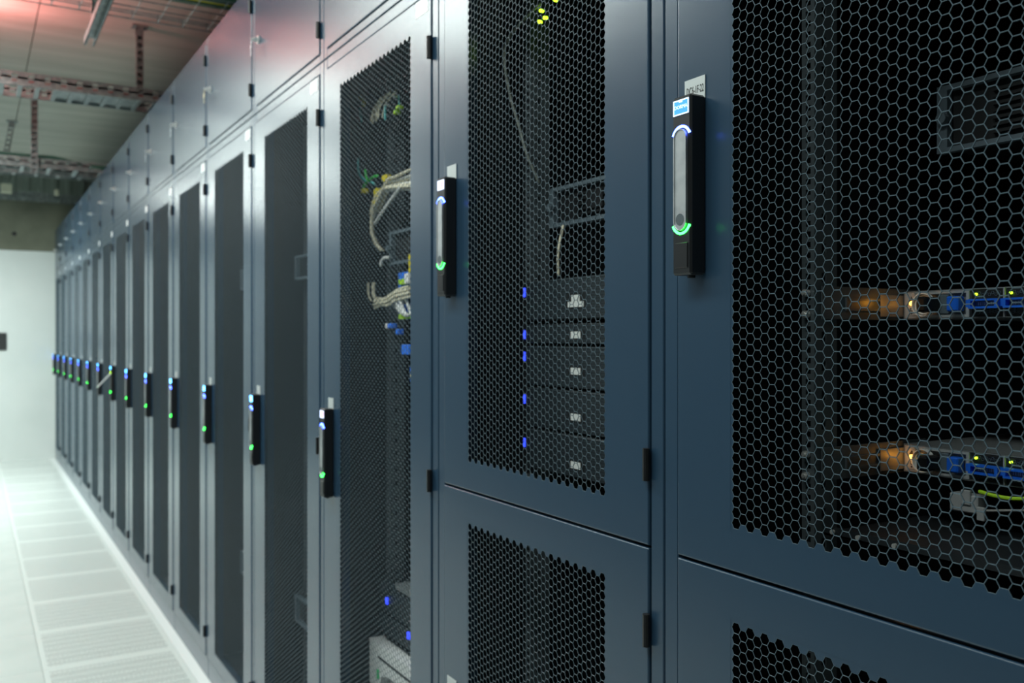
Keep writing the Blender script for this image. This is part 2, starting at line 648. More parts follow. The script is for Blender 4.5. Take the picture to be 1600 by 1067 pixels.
def handle_parts(cab, z1, kind, lever_open=False, tagtext=None, first=False, hname=''):
    """swing handle with screen, lever, two light arcs, key cover; z1 is its top"""
    y0, y1, yc = 0.702, 0.743, 0.7225
    xb, xf = 0.0, -0.030
    k = 'h%.3f' % z1
    hd = cpart('swing_handle', k + 'body', lambda: MB().box(xf, -0.0002, y0, y1, z1 - 0.266, z1, 0.003), 'handle', cab, 'black swing handle housing')
    cpart('key_cover', k + 'cover', lambda: MB().box(xf - 0.0015, xf + 0.001, y0 + 0.006, y1 - 0.006, z1 - 0.256, z1 - 0.218, 0.0012), 'handle', hd)
    cpart('bottom_screw', k + 'screw', lambda: MB().tube([(-0.014, yc - 0.004, z1 - 0.2655), (-0.014, yc - 0.004, z1 - 0.270)], 0.006, 10), 'handle', hd)
    if kind == 'blue':
        sm = 'screen'
    elif kind == 'white':
        sm = 'screen_white'
    else:
        sm = 'screen_far'
    sc = cpart('screen', k + 'scr' + kind, lambda: MB().box(xf - 0.0008, xf + 0.001, yc - 0.0165, yc + 0.0165, z1 - 0.028, z1 - 0.006, 0.0006), sm, hd, 'lit screen')
    if kind == 'blue':
        cpart('screen_border', k + 'sb', lambda: MB().ring_x(rectloop(yc - 0.0168, yc + 0.0168, z1 - 0.0283, z1 - 0.0057), rectloop(yc - 0.0150, yc + 0.0150, z1 - 0.0265, z1 - 0.0075), xf - 0.0013, xf - 0.0006), 'screen_line', hd)
        org = ORG[cab.name]
        text('screen_wordmark', 'DORMA', 0.0078, yc + org.y, z1 - 0.0168 + org.z, xf - 0.0014 + org.x, 'screen_line', hd, 1.0)
        cpart('screen_mark', k + 'sm', lambda: MB().box(xf - 0.0013, xf - 0.0006, yc - 0.003, yc + 0.004, z1 - 0.0098, z1 - 0.0078), 'screen_line', hd)
    if kind == 'white':
        cpart('screen_patch', k + 'sp', lambda: MB().box(xf - 0.0013, xf - 0.0006, yc - 0.0150, yc + 0.001, z1 - 0.0235, z1 - 0.010), 'screen_pink', hd, 'pink patch of the screen')
    cu = z1 - 0.0620
    cl = z1 - 0.1880
    cpart('blue_arc', k + 'ba%d' % lever_open, lambda: MB().ring_x(lathe_arc(yc, cu - 0.003, 0.0213, 22, 158, 18), lathe_arc(yc, cu - 0.003, 0.0175, 22, 158, 18), xf - 0.001, xf + 0.001, False), 'lime' if lever_open else 'blue_led', hd, 'glowing yellow-green arc' if lever_open else 'glowing blue arc')
    cpart('green_arc', k + 'ga', lambda: MB().ring_x(lathe_arc(yc, cl + 0.003, 0.0213, 202, 338, 18), lathe_arc(yc, cl + 0.003, 0.0175, 202, 338, 18), xf - 0.001, xf + 0.001, False), 'green_led', hd, 'glowing green arc')

    def lever():
        mb = MB()
        st = stadium(yc, z1 - 0.2005, z1 - 0.0495, 0.0138)
        st2 = stadium(yc, z1 - 0.1990, z1 - 0.0510, 0.0120)
        mb.prism_x(st, xf - 0.003, xf + 0.002)
        mb.ring_x(st, st2, xf - 0.004, xf - 0.002)
        return mb
    if not lever_open:
        lv = cpart('lever', k + 'lev', lever, 'lever', hd, 'silver lever')
        cpart('thumb_dimple', k + 'dim', lambda: MB().tube([(xf - 0.0028, yc, z1 - 0.184), (xf - 0.0034, yc, z1 - 0.184)], 0.0088, 16), 'rail', hd)
    else:
        # swung out about its upper end
        org = ORG[cab.name]
        mb = lever()
        piv = Vector((xf, yc, z1 - 0.062))
        rot = Matrix.Rotation(math.radians(42), 3, 'Y')
        mb.v = [tuple(rot @ (Vector(p) - piv) + piv) for p in mb.v]
        mb.v = [(x + org.x, y + org.y, z + org.z) for x, y, z in mb.v]
        build('lever', mb, 'sticker', hd, 'silver lever swung out from the housing')  # white instead of the lever metal, so it looks brightly lit
    nt_ = cpart('name_tag', k + 'tag', lambda: MB().box(-0.0016, -0.0002, 0.703, 0.747, z1 - 0.003, z1 + 0.031), 'tag', cab, 'white name tag')
    if tagtext:
        org = ORG[cab.name]
        text('tag_lettering', tagtext, 0.0165, 0.724 + org.y, z1 + 0.0125 + org.z, -0.0019 + org.x, 'ink', nt_, 0.50)
    return hd


def hinge(parent, z, y=0.0345):
    def f():
        mb = MB()
        mb.tube([(-0.005, y, z - 0.026), (-0.005, y, z + 0.026)], 0.0062, 10)
        mb.box(-0.004, -0.0002, y - 0.002, y + 0.010, z - 0.024, z + 0.024)
        return mb
    return cpart('hinge', 'hinge%.3f' % z, f, 'hinge', parent, 'black hinge', False)


ORD = ['first', 'second', 'third', 'fourth', 'fifth', 'sixth', 'seventh', 'eighth', 'ninth', 'tenth', 'eleventh', 'twelfth', 'thirteenth', 'fourteenth', 'fifteenth', 'sixteenth']
FULL_Z0, FULL_ROWS = 0.162, 140
UP_ROWS, LO_ROWS = 66, 65
UP_Z0 = 2.328 - UP_ROWS * H
LO_Z0 = 0.1675


def carcass(cab):
    def frame():
        mb = MB()
        for a, b_ in ((0.0012, 0.0325), (0.7675, 0.7988)):
            mb.box(0.003, 0.05, a, b_, 0.097, 2.436, 0.002)
        mb.box(0.0032, 0.05, 0.032, 0.768, 2.4035, 2.436, 0.002)
        mb.box(0.012, 0.05, 0.032, 0.768, 0.097, 0.13)
        mb.box(0.024, 0.05, 0.0325, 0.1, 0.13, 2.41)
        mb.box(0.024, 0.05, 0.70, 0.7675, 0.13, 2.41)
        return mb
    cpart('frame', 'frame', frame, 'paint', cab)
    cpart('plinth', 'plinth', lambda: MB().box(0.006, 1.1, 0.0015, 0.7985, 0.0, 0.094, 0.002), 'paint', cab)
    for nm, bx in (('side_panel', (0.05, 1.1, 0.0012, 0.004, 0.097, 2.436)), ('side_panel', (0.05, 1.1, 0.796, 0.7988, 0.097, 2.436)),
                   ('back_panel', (1.096, 1.1, 0.004, 0.796, 0.097, 2.436)), ('roof_panel', (0.05, 1.096, 0.004, 0.796, 2.43, 2.436)),
                   ('base_panel', (0.05, 1.096, 0.004, 0.796, 0.097, 0.10))):
        cpart(nm, nm + str(bx[2]), lambda: MB().box(*bx), 'inner', cab)
    cpart('mounting_rail', 'railf', rail_maker(0.630, 0.654, 0.15), 'rail', cab)
    cpart('mounting_rail', 'railn', rail_maker(0.170, 0.146, 0.15), 'rail', cab)


def cabinet(k):
    s0 = 0.297 + PIT * (k - 1)
    if k == 1:
        lab = 'nearest dark server cabinet, two honeycomb doors, tag DC6-1F-22 above its handle'
    elif k == 2:
        lab = 'second server cabinet from the camera, two honeycomb doors, servers with silver badges behind'
    elif k == 3:
        lab = 'third server cabinet from the camera, one tall mesh door with beige cables behind'
    elif k == 9:
        lab = 'ninth server cabinet from the camera, its silver handle lever swung out'
    elif k == 16:
        lab = 'last dark server cabinet of the row, against the white end wall'
    else:
        lab = '%s dark server cabinet counted from the camera, one tall mesh door' % ORD[k - 1]
    cab = thing('server_cabinet', (XF, s0, 0), lab, 'cabinet', 'server cabinets along the aisle')
    carcass(cab)
    Y0, Y1 = 0.0345, 0.7655
    kind = 'blue' if k == 1 else ('white' if k in (2, 3) else 'far')
    if k <= 2:
        du = cpart('upper_door', 'du', lambda: door_frame(Y0, Y1, 1.2450, 2.401, UP_Z0, 2.328), 'paint', cab)
        cpart('perforated_panel', 'hu', lambda: hex_mesh(UP_Z0, UP_ROWS), 'sheet', du)
        hinge(du, 1.376)
        hinge(du, 2.266)
        dl = cpart('lower_door', 'dl', lambda: door_frame(Y0, Y1, 0.101, 1.2405, LO_Z0, LO_Z0 + LO_ROWS * H), 'paint', cab)
        cpart('perforated_panel', 'hl', lambda: hex_mesh(LO_Z0, LO_ROWS), 'sheet', dl)
        hinge(dl, 1.110)
        hinge(dl, 0.215)
        handle_parts(cab, 1.9385, kind, tagtext='DC6-1F-22' if k == 1 else None)
        handle_parts(cab, 0.778, kind)
        dd = du
    else:
        d_ = cpart('door', 'd', lambda: door_frame(Y0, Y1, 0.101, 2.401, FULL_Z0, FULL_Z0 + FULL_ROWS * H), 'paint', cab)
        cpart('perforated_panel', 'h', lambda: hex_mesh(FULL_Z0, FULL_ROWS), 'sheet', d_)
        for z in (2.266, 1.241, 0.215):
            hinge(d_, z)
        handle_parts(cab, 1.366, kind, lever_open=(k == 9))
        dd = d_
    cpart('door_sticker', 'stick', lambda: MB().box(-0.0008, -0.0001, 0.050, 0.118, 2.358, 2.396), 'sticker', dd, 'white sticker in the top corner')
    return cab


CABS = [cabinet(k) for k in range(1, 17)]


def overhead(k):
    s0 = 0.297 + PIT * (k - 1)
    if k == 16:
        lab = 'last overhead panel of the row, nearest the end wall'
    elif k == 1:
        lab = 'first overhead panel, above the nearest server cabinet'
    else:
        lab = 'plain overhead panel with small lock, above the %s server cabinet' % ORD[k - 1]
    p = thing('overhead_panel', (XF, s0, 2.438), lab, 'panel', 'overhead panels above the cabinets')

    def w(f):      # builders below are written with z measured from the floor
        def g():
            mb = f()
            mb.v = [(x, y, z - 2.438) for x, y, z in mb.v]
            return mb
        return g

    def frame():
        mb = MB()
        for a, b_ in ((0.0012, 0.0325), (0.7675, 0.7988)):
            mb.box(0.003, 0.34, a, b_, 2.439, 2.966, 0.002)
        mb.box(0.0032, 0.34, 0.032, 0.768, 2.439, 2.4635, 0.002)
        mb.box(0.0032, 0.34, 0.032, 0.768, 2.940, 2.966, 0.002)
        mb.box(0.30, 0.34, 0.032, 0.768, 2.46, 2.95)
        return mb
    cpart('frame', 'oframe', w(frame), 'paint', p)
    dr = cpart('panel_door', 'odoor', w(lambda: MB().box(0.0, 0.022, 0.0345, 0.7655, 2.4655, 2.938, 0.002)), 'paint', p)
    for z in (2.540, 2.865):
        cpart('hinge', 'oh%.2f' % z, w(lambda: MB().tube([(-0.005, 0.0345, z - 0.025), (-0.005, 0.0345, z + 0.025)], 0.0062, 10).box(-0.004, -0.0002, 0.0325, 0.0445, z - 0.023, z + 0.023)), 'hinge', dr, 'black hinge')

    def lock():
        mb = MB()
        mb.tube([(-0.0002, 0.725, 2.705), (-0.006, 0.725, 2.705)], 0.016, 14)
        mb.tube([(-0.006, 0.725, 2.705), (-0.016, 0.725, 2.705)], 0.0095, 12)
        for xa, ra in ((-0.016, 0.0085), (-0.019, 0.0065), (-0.021, 0.0035)):
            mb.tube([(xa, 0.725, 2.705), (xa - 0.003, 0.725, 2.705)], ra, 12)
        mb.box(-0.030, -0.020, 0.7238, 0.7262, 2.700, 2.710)
        return mb
    lk = cpart('cam_lock', 'olock', w(lock), 'steel', dr, 'chrome lock')
    if k in (4, 5, 6, 7):
        def key():
            mb = MB()
            ring = [(0.725 + 0.004 * math.cos(a), 2.700 + 0.010 * math.sin(a)) for a in [i * math.pi / 6 for i in range(12)]]
            mb.tube([(-0.028, 0.725, 2.702), (-0.029, 0.724, 2.690), (-0.028, 0.724, 2.682)], 0.0015, 6)
            mb.tube([(-0.0315, 0.724, 2.674), (-0.0285, 0.724, 2.674)], 0.011 if k == 5 else 0.007, 14)
            mb.box(-0.031, -0.029, 0.7215, 0.7265, 2.640, 2.668)
            return mb
        cpart('key', 'okey%d' % (k == 5), w(key), 'brass' if k == 5 else 'lever', dr, 'key with pale yellow bow hanging from the lock' if k == 5 else 'steel key hanging from the lock')
    return p


for k in range(1, 17):
    overhead(k)


# ------------------------------------------------------------------ equipment inside the cabinets
def drawer_unit(yn, yf, z0, z1, x, label, knob=True, group=None):
    """dark rack unit with a pale raised rim, ears and slatted front"""
    t = thing('rack_unit', (x, (yn + yf) / 2, z0), label, 'rack unit', group)
    build('chassis', MB().box(x + 0.014, x + 0.40, yn + 0.02, yf - 0.02, z0 + 0.002, z1 - 0.002), 'dark', t)
    e = 0.012
    build('rim', MB().ring_x(rectloop(yn, yf, z0, z1), rectloop(yn + e * 1.5, yf - e * 1.5, z0 + e * 0.7, z1 - e * 0.7), x, x + 0.014), 'slate', t, 'slate grey rim')
    nsl = int((z1 - z0 - 0.03) / 0.011)
    for i in range(nsl):
        z = z0 + 0.018 + i * 0.011
        build('slat', MB().box(x + 0.006, x + 0.012, yn + 0.06, yf - 0.09, z, z + 0.005), 'dark', t)
    if knob:
        for yy in (yn + 0.014, yf - 0.014):
            build('knob', MB().tube([(x - 0.001, yy, (z0 + z1) / 2), (x - 0.012, yy, (z0 + z1) / 2)], 0.009, 12), 'slate', t, 'grey round knob')
        ym = yn + (yf - yn) * 0.62
        build('front_plate', MB().box(x + 0.003, x + 0.006, ym - 0.03, ym + 0.03, (z0 + z1) / 2 - 0.018, (z0 + z1) / 2 + 0.022), 'dark', t)
    return t


# first cabinet: two slim servers seen from the rear
def rear_server(z0, label, amber_strength, amber_x):
    t = thing('rack_server', (1.282, 0.697, z0), label, 'server', 'slim servers in the nearest cabinet')
    z1 = z0 + 0.0445
    X = 1.282
    build('chassis', MB().box(X + 0.004, X + 0.66, 0.477, 0.917, z0, z1).ring_x(rectloop(0.477, 0.917, z0, z1), rectloop(0.479, 0.915, z0 + 0.0018, z1 - 0.0018), X - 0.001, X + 0.006), 'chassis', t)
    # power supply with its cord
    ps = build('power_supply', MB().ring_x(rectloop(0.806, 0.914, z0 + 0.002, z1 - 0.002), rectloop(0.811, 0.909, z0 + 0.006, z1 - 0.006), X - 0.002, X + 0.006), 'psu', t, 'grey power supply surround')
    pl = build('label_plate', MB().box(X - 0.003, X + 0.002, 0.893, 0.909, z0 + 0.005, z1 - 0.005, 0.0008), 'psu', ps)
    zc = (z0 + z1) / 2
    build('warning_mark', MB().prism_x([(0.8975, zc + 0.007), (0.9055, zc + 0.007), (0.9015, zc + 0.0135)], X - 0.0036, X - 0.0028), 'ink', ps)
    build('amber_lamp', MB().tube([(X - 0.003, 0.901, zc + 0.003), (X - 0.005, 0.901, zc + 0.003)], 0.0035, 10), 'amber', ps, 'glowing amber lamp')
    build('round_mark', MB().ring_x(lathe_arc(0.9015, zc - 0.0065, 0.0030, 0, 360, 12), lathe_arc(0.9015, zc - 0.0065, 0.0022, 0, 360, 12), X - 0.0036, X - 0.0028), 'ink', ps)
    build('dot_mark', MB().prism_x(lathe_arc(0.9015, zc - 0.0128, 0.0014, 0, 330, 10), X - 0.0036, X - 0.0028), 'ink', ps)
    build('thumb_screw', MB().tube([(X - 0.002, 0.893, z1 - 0.006), (X - 0.012, 0.893, z1 - 0.006)], 0.0032, 10), 'steel', ps, 'bright thumb screw')
    for rr in (0.0185, 0.0150):
        build('cable_loop', MB().ring_x(lathe_arc(0.876, zc, rr, 0, 360, 28), lathe_arc(0.876, zc, rr - 0.0016, 0, 360, 28), X - 0.010 - (0.004 if rr > 0.017 else 0), X - 0.007), 'sticker', ps, 'bright wire ring')  # metal rings coloured white, standing in for their shine
    build('socket', MB().prism_x(lathe_arc(0.878, zc, 0.011, 0, 330, 11), X - 0.002, X + 0.004), 'cable_grey', ps)
    build('green_wire', MB().tube([(X - 0.004, 0.884, zc + 0.008), (X - 0.008, 0.878, zc), (X - 0.004, 0.882, zc - 0.008)], 0.0013, 6, 4), 'cable_green', ps, 'thin green wire')
    build('plug', MB().box(X - 0.040, X + 0.002, 0.852, 0.869, zc - 0.012, zc + 0.011, 0.003), 'cable_black', ps, 'black power plug')
    build('blank_panel', MB().box(X - 0.004, X + 0.002, 0.838, 0.853, zc - 0.015, zc + 0.015, 0.001), 'slate', ps)
    build('blue_latch', MB().box(X - 0.016, X + 0.002, 0.8155, 0.8345, zc - 0.0115, zc + 0.0115, 0.002), 'latch', ps, 'bright blue release latch')
    # node modules with blue pull handles
    for i, (ya, yb) in enumerate(((0.754, 0.803), (0.702, 0.7505), (0.650, 0.698))):
        nd = build('node_module', MB().box(X - 0.001, X + 0.003, ya, yb, z0 + 0.003, z1 - 0.003, 0.0008), 'dark', t, 'black perforated module')
        gr = MB()
        for r in range(5):
            for c in range(7):
                cy = ya + 0.008 + c * 0.0050
                cz = z0 + 0.0075 + r * 0.0030 + (0.0015 if c % 2 else 0)
                if zc - 0.008 < cz < zc + 0.0065:
                    continue
                gr.ring_x(lathe_arc(cy, cz, 0.0024, 0, 300, 5), lathe_arc(cy, cz, 0.0019, 0, 300, 5), X - 0.0020, X - 0.0008)
        for c in range(7):
            cy = ya + 0.006 + c * 0.0050
            cz = z1 - 0.0075 - (0.0025 if c % 2 else 0)
            gr.ring_x(lathe_arc(cy, cz, 0.0024, 0, 300, 5), lathe_arc(cy, cz, 0.0019, 0, 300, 5), X - 0.0020, X - 0.0008)
        g_ = build('grille', gr, 'slate', nd)
        g_['kind'] = 'stuff'
        build('status_led', MB().tube([(X - 0.001, yb - 0.008, z1 - 0.009), (X - 0.004, yb - 0.008, z1 - 0.009)], 0.0018, 10), 'lime', nd, 'lime green light')
        build('pull_handle', MB().ring_x(rectloop(ya - 0.002, yb - 0.006, zc - 0.0085, zc + 0.0055), rectloop(ya + 0.003, yb - 0.010, zc - 0.0055, zc + 0.0028), X - 0.020, X - 0.006).box(X - 0.014, X, yb - 0.004, yb + 0.001, zc - 0.006, zc + 0.005), 'latch', nd, 'blue pull handle')
        build('barcode_label', MB().box(X - 0.0095, X - 0.0085, ya + 0.003, yb - 0.010, zc - 0.0055, zc + 0.0028), 'slate', nd)
        br = MB()
        for q in range(9):
            yy = ya + 0.006 + q * 0.0032
            br.box(X - 0.0102, X - 0.0096, yy, yy + (0.0016 if q % 3 else 0.0008), zc - 0.004, zc + 0.001)
        build('barcode', br, 'psu', nd)
        build('divider', MB().box(X - 0.004, X + 0.002, ya - 0.003, ya - 0.001, z0 + 0.001, z1 - 0.001), 'psu', t, 'pale metal divider')
    # slide rail from the mounting rail to the chassis
    sl = build('slide_rail', MB().box(1.095, 1.345, 0.9215, 0.9235, z0 - 0.001, z1 + 0.004), 'rail', t)
    build('rail_channel', MB().box(1.150, 1.272, 0.9185, 0.9216, zc - 0.010, zc - 0.006).box(1.150, 1.272, 0.9185, 0.9216, zc + 0.006, zc + 0.010).box(1.146, 1.151, 0.9185, 0.9216, zc - 0.010, zc + 0.010), 'rail', sl)
    build('inner_slide', MB().box(1.225, 1.284, 0.9180, 0.9186, zc - 0.018, zc + 0.016), 'chassis', sl)
    for dz in (-0.016, 0.016):
        build('rail_screw', MB().tube([(1.083, 0.939, zc + dz), (1.075, 0.939, zc + dz)], 0.0055, 10).tube([(1.075, 0.939, zc + dz), (1.072, 0.939, zc + dz)], 0.0030, 8), 'steel', sl, 'bright rail screw')
    # small amber indicator lamp that lights the slide rail
    ld = bpy.data.lights.new('amber_indicator', 'POINT')
    ld.energy, ld.color, ld.shadow_soft_size = amber_strength, (1.0, 0.38, 0.04), 0.003
    lo = bpy.data.objects.new('amber_indicator', ld)
    COL.objects.link(lo)
    lo.parent = t
    lo.location = (amber_x - 1.282, 0.900 - 0.697, zc + 0.004 - z0)
    return t


rear_server(1.6085, 'upper slim server in the nearest cabinet, blue handles, amber light beside it', 0.007, 1.222)
rear_server(1.3655, 'lower slim server in the nearest cabinet, its grey lid visible from above', 0.005, 1.266)
drawer_unit(0.477, 0.917, 1.882, 1.992, 1.367, 'dark slatted rack unit with slate rim high in the nearest cabinet')

# below the lower server of the first cabinet
sh = thing('cable_shelf', (1.25, 0.7, 1.290), 'dark shelf with bright screws under the lower slim server', 'shelf')
build('shelf_plate', MB().box(1.10, 1.75, 0.47, 0.925, 1.284, 1.287), 'inner', sh)
build('shelf_lip', MB().box(1.10, 1.102, 0.47, 0.925, 1.284, 1.298), 'inner', sh)
for yy in (0.80, 0.86, 0.905):
    build('shelf_screw', MB().tube([(1.0995, yy, 1.291), (1.095, yy, 1.291)], 0.0035, 10), 'steel', sh)
t = thing('cable_carrier', (1.30, 0.76, 1.315), 'thin silver cable carrier with grey joint under the lower slim server', 'cable carrier')
build('joint', MB().box(1.275, 1.30, 0.79, 0.835, 1.318, 1.345, 0.002).box(1.272, 1.278, 0.800, 0.815, 1.330, 1.352, 0.001).box(1.272, 1.278, 0.778, 0.790, 1.310, 1.330, 0.001), 'psu', t, 'grey clamp joint')
build('rod', MB().tube([(1.285, 0.795, 1.322), (1.285, 0.68, 1.342)], 0.0018, 8), 'steel', t)
o = build('patch_cable', MB().tube([(1.28, 0.79, 1.352), (1.275, 0.765, 1.350), (1.275, 0.735, 1.350), (1.28, 0.70, 1.356)], 0.0028, 8, 5), 'cable_lime', None)
tag(o, 'short yellow-green cable just below the lower slim server', 'cable')
for i, pts in enumerate(([(1.16, 0.90, 1.20), (1.14, 0.80, 1.235), (1.14, 0.70, 1.215), (1.16, 0.58, 1.235), (1.2, 0.50, 1.22)],
                         [(1.15, 0.70, 1.165), (1.14, 0.63, 1.205), (1.15, 0.56, 1.195), (1.18, 0.50, 1.20)])):
    o = build('power_cord', MB().tube(pts, 0.006, 8, 6), 'cable_black', None, smooth=True)
    tag(o, ('longer upper black cord looping low in the nearest cabinet', 'lower black cord curling near the bottom edge of the nearest upper door mesh')[i], 'cord', 'black cords low in the nearest cabinet')


# second cabinet: five servers with honeycomb bezels
def bezel_server(z0, z1, blue_z, badge_z, big, label):
    X, yn, yf = 1.07, 1.256, 1.738
    t = thing('rack_server', (X, (yn + yf) / 2, z0), label, 'server', 'badged servers in the second cabinet')
    build('chassis', MB().box(X + 0.013, X + 0.72, yn + 0.022, yf - 0.022, z0 + 0.001, z1 - 0.001), 'chassis', t)
    build('bezel', MB().box(X, X + 0.013, yn + 0.012, yf - 0.016, z0 + 0.0015, z1 - 0.0015, 0.002), 'bezel', t)
    for ya, yb in ((yf - 0.016, yf), (yn, yn + 0.012)):
        build('ear', MB().box(X + 0.001, X + 0.013, ya, yb, z0 + 0.001, z1 - 0.001, 0.001), 'dark', t)
    build('light_bar', MB().box(X - 0.002, X + 0.002, yf - 0.010, yf - 0.004, blue_z - 0.010, blue_z + 0.010, 0.0008), 'bar_led', t, 'blue light bar')
    w, h = (0.036, 0.0125) if big else (0.034, 0.0070)
    build('badge_recess', MB().box(X - 0.0006, X + 0.001, 1.528 - w * 0.9, 1.528 + w * 0.9, badge_z - h * 1.3, badge_z + h * 1.3), 'dark', t)
    if big:
        build('badge', MB().box(X - 0.002, X, 1.500, 1.556, badge_z - 0.0125, badge_z - 0.001).box(X - 0.002, X, 1.514, 1.543, badge_z - 0.0012, badge_z + 0.0125), 'badge', t, 'silver badge')
    else:
        build('badge', MB().box(X - 0.002, X, 1.528 - w / 2, 1.528 + w / 2, badge_z - h, badge_z + h), 'badge', t, 'silver badge')
    return t


for z0, z1, bz, gz, big, lab in ((1.617, 1.706, 1.681, 1.655, True, 'topmost badged server in the second cabinet, with the largest silver badge'),
                                 (1.5655, 1.610, 1.586, 1.585, False, 'second badged server from the top in the second cabinet, the thinnest'),
                                 (1.473, 1.562, 1.537, 1.510, False, 'third badged server from the top in the second cabinet'),
                                 (1.381, 1.470, 1.441, 1.415, False, 'fourth badged server from the top in the second cabinet'),
                                 (1.289, 1.378, 1.343, 1.316, False, 'lowest badged server in the second cabinet, just above the split door line')):
    bezel_server(z0, z1, bz, gz, big, lab)
drawer_unit(1.277, 1.717, 1.828, 1.917, 1.128, 'dark rack unit with slate rim above the badged servers')
o = build('loose_cable', MB().tube([(1.06, 1.647, 2.305), (1.055, 1.72, 2.285), (1.05, 1.775, 2.255), (1.05, 1.785, 2.21), (1.055, 1.768, 2.13), (1.06, 1.735, 2.05), (1.065, 1.713, 1.99), (1.09, 1.700, 1.925)], 0.0035, 8, 6), 'cable_grey', None, smooth=True)
tag(o, 'grey cable arching down the dark upper half of the second cabinet', 'cable')
o = build('loose_cable', MB().tube([(1.075, 1.60, 1.710), (1.075, 1.602, 1.76), (1.09, 1.605, 1.82)], 0.0030, 8, 4), 'cable_beige', None, smooth=True)
tag(o, 'short pale cable standing on the topmost badged server', 'cable')
for (yy, zz, lab) in ((1.655, 2.292, 'lime light atop the second cabinet, above a pair of others'), (1.64, 2.272, 'lime light atop the second cabinet, lower right of its three neighbours'), (1.662, 2.27, 'lime light atop the second cabinet, lower left of its three neighbours'), (1.60, 2.298, 'lone lime light atop the second cabinet, highest and nearest the camera')):
    o = build('cable_plug', MB().box(1.062, 1.072, yy - 0.003, yy + 0.003, zz - 0.003, zz + 0.003, 0.001), 'lime', None)
    tag(o, lab, 'indicator light', 'lime lights atop the second cabinet')

# third cabinet: patch cables, blue patch blocks, a white unit
XC = 1.04
cabs3 = [
    # pts (y, z), colour, radius, label, group
    ([(2.640, 2.325), (2.617, 2.310), (2.613, 2.290)], 'cable_yellow', 0.006, 'yellow plug end at the top far corner of the third cabinet mesh', None),
    ([(2.635, 2.290), (2.632, 2.270), (2.620, 2.245)], 'cable_teal', 0.0035, 'short teal cable below the upper yellow plug', None),
    ([(2.365, 2.270), (2.364, 2.250), (2.362, 2.230)], 'cable_teal', 0.003, 'teal lead hanging above two lime plugs', None),
    ([(2.432, 2.252), (2.434, 2.232), (2.432, 2.210)], 'cable_teal', 0.003, 'teal lead hanging among the upper beige arcs', None),
    ([(2.675, 2.140), (2.672, 2.105), (2.650, 2.080), (2.610, 2.060), (2.570, 2.052), (2.540, 2.040)], 'cable_teal', 0.0042, 'longest teal cable, curving toward the yellow plugs', None),
    ([(2.630, 2.030), (2.605, 2.050), (2.570, 2.056), (2.545, 2.062), (2.505, 2.060)], 'cable_green', 0.0042, 'green cable crossing the longest teal cable', None),
    ([(2.585, 2.090), (2.580, 2.070), (2.570, 2.056)], 'cable_green', 0.0035, 'short upright green cable end beside the teal cable', None),
]
for i in range(6):
    a = i * 0.016
    cabs3.append(([(2.552 - a, 2.225), (2.538 - a, 2.256), (2.512 - a, 2.268), (2.478 - a * 1.3, 2.283)], 'cable_beige', 0.003, 'beige cable arching near the top of the third cabinet', 'upper beige arcs in the third cabinet'))
for i in range(9):
    a = i * 0.0095
    cabs3.append(([(2.555 - a * 0.5, 1.945 + a * 0.3), (2.532 - a * 0.9, 1.985 + a * 0.25), (2.475 - a * 0.8, 2.008 + a * 0.35), (2.385 - a * 0.3, 2.004 + a * 0.4), (2.250, 1.985 + a * 0.7)], 'cable_beige' if i % 3 else 'cable_white', 0.0042, 'beige patch cable sweeping sideways in the big bundle', 'sweeping beige bundle in the third cabinet'))
for i in range(3):
    a = i * 0.014
    cabs3.append(([(2.545 - a, 1.985), (2.566 - a, 1.945), (2.568 - a, 1.900), (2.535 - a, 1.860), (2.490 - a, 1.836)], 'cable_beige', 0.0038, 'beige cable drooping from the bundle toward the rimmed unit', 'drooping beige cables in the third cabinet'))
cabs3.append(([(2.515, 1.918), (2.460, 1.945), (2.40, 1.970), (2.33, 2.0)], 'cable_white', 0.005, 'straight white cable slanting below the big beige bundle', None))
cabs3.append(([(2.480, 1.790), (2.470, 1.806), (2.445, 1.812), (2.420, 1.810)], 'cable_white', 0.005, 'white hooked cable just under the rimmed unit', None))
cabs3.append(([(2.300, 1.812), (2.298, 1.780), (2.303, 1.755)], 'cable_yellow', 0.005, 'short yellow cable above the white plug', None))
for i in range(4):
    a = i * 0.011
    cabs3.append(([(2.570 - a, 1.745), (2.568 - a, 1.71), (2.545 - a, 1.690 - a * 0.2)], 'cable_beige', 0.0034, 'beige cable hanging beside the blue blocks', 'hanging beige cables in the third cabinet'))
for i in range(4):
    a = i * 0.010
    cabs3.append(([(2.520, 1.697 - a), (2.470, 1.693 - a * 0.6), (2.420, 1.703 - a), (2.360, 1.716 - a), (2.260, 1.722 - a)], 'cable_beige', 0.0044, 'beige cable running level between the two blue blocks', 'level beige cables in the third cabinet'))
for i in range(4):
    a = i * 0.016
    cabs3.append(([(2.430 - a * 2, 1.702), (2.400 - a * 2, 1.676), (2.352 - a * 1.4, 1.650), (2.315 - a, 1.640)], 'cable_white', 0.0048, 'white cable dropping to the lower blue block', 'dropping white cables in the third cabinet'))
SEQ = {}
for pts, mt_, r_, lab, grp in cabs3:
    if grp:
        q = SEQ[grp] = SEQ.get(grp, 0) + 1
        lab = {'upper beige arcs in the third cabinet': '%s from the far side of the beige arcs near the top of the third cabinet',
               'sweeping beige bundle in the third cabinet': '%s from the bottom of the big beige bundle sweeping sideways',
               'drooping beige cables in the third cabinet': '%s from the far side of the beige cables drooping to the rimmed unit',
               'hanging beige cables in the third cabinet': '%s from the far side of the beige cables hanging beside the blue blocks',
               'level beige cables in the third cabinet': '%s from the top of the beige cables level between the blue blocks',
               'dropping white cables in the third cabinet': '%s from the far side of the white cables dropping to the lower blue block'}[grp] % ORD[q - 1]
    jit = random.uniform(-0.012, 0.012)
    o = build('patch_cable', MB().tube([(XC + jit, y, z) for y, z in pts], r_, 6, 5), mt_, None, smooth=True)
    tag(o, lab, 'cable', grp)
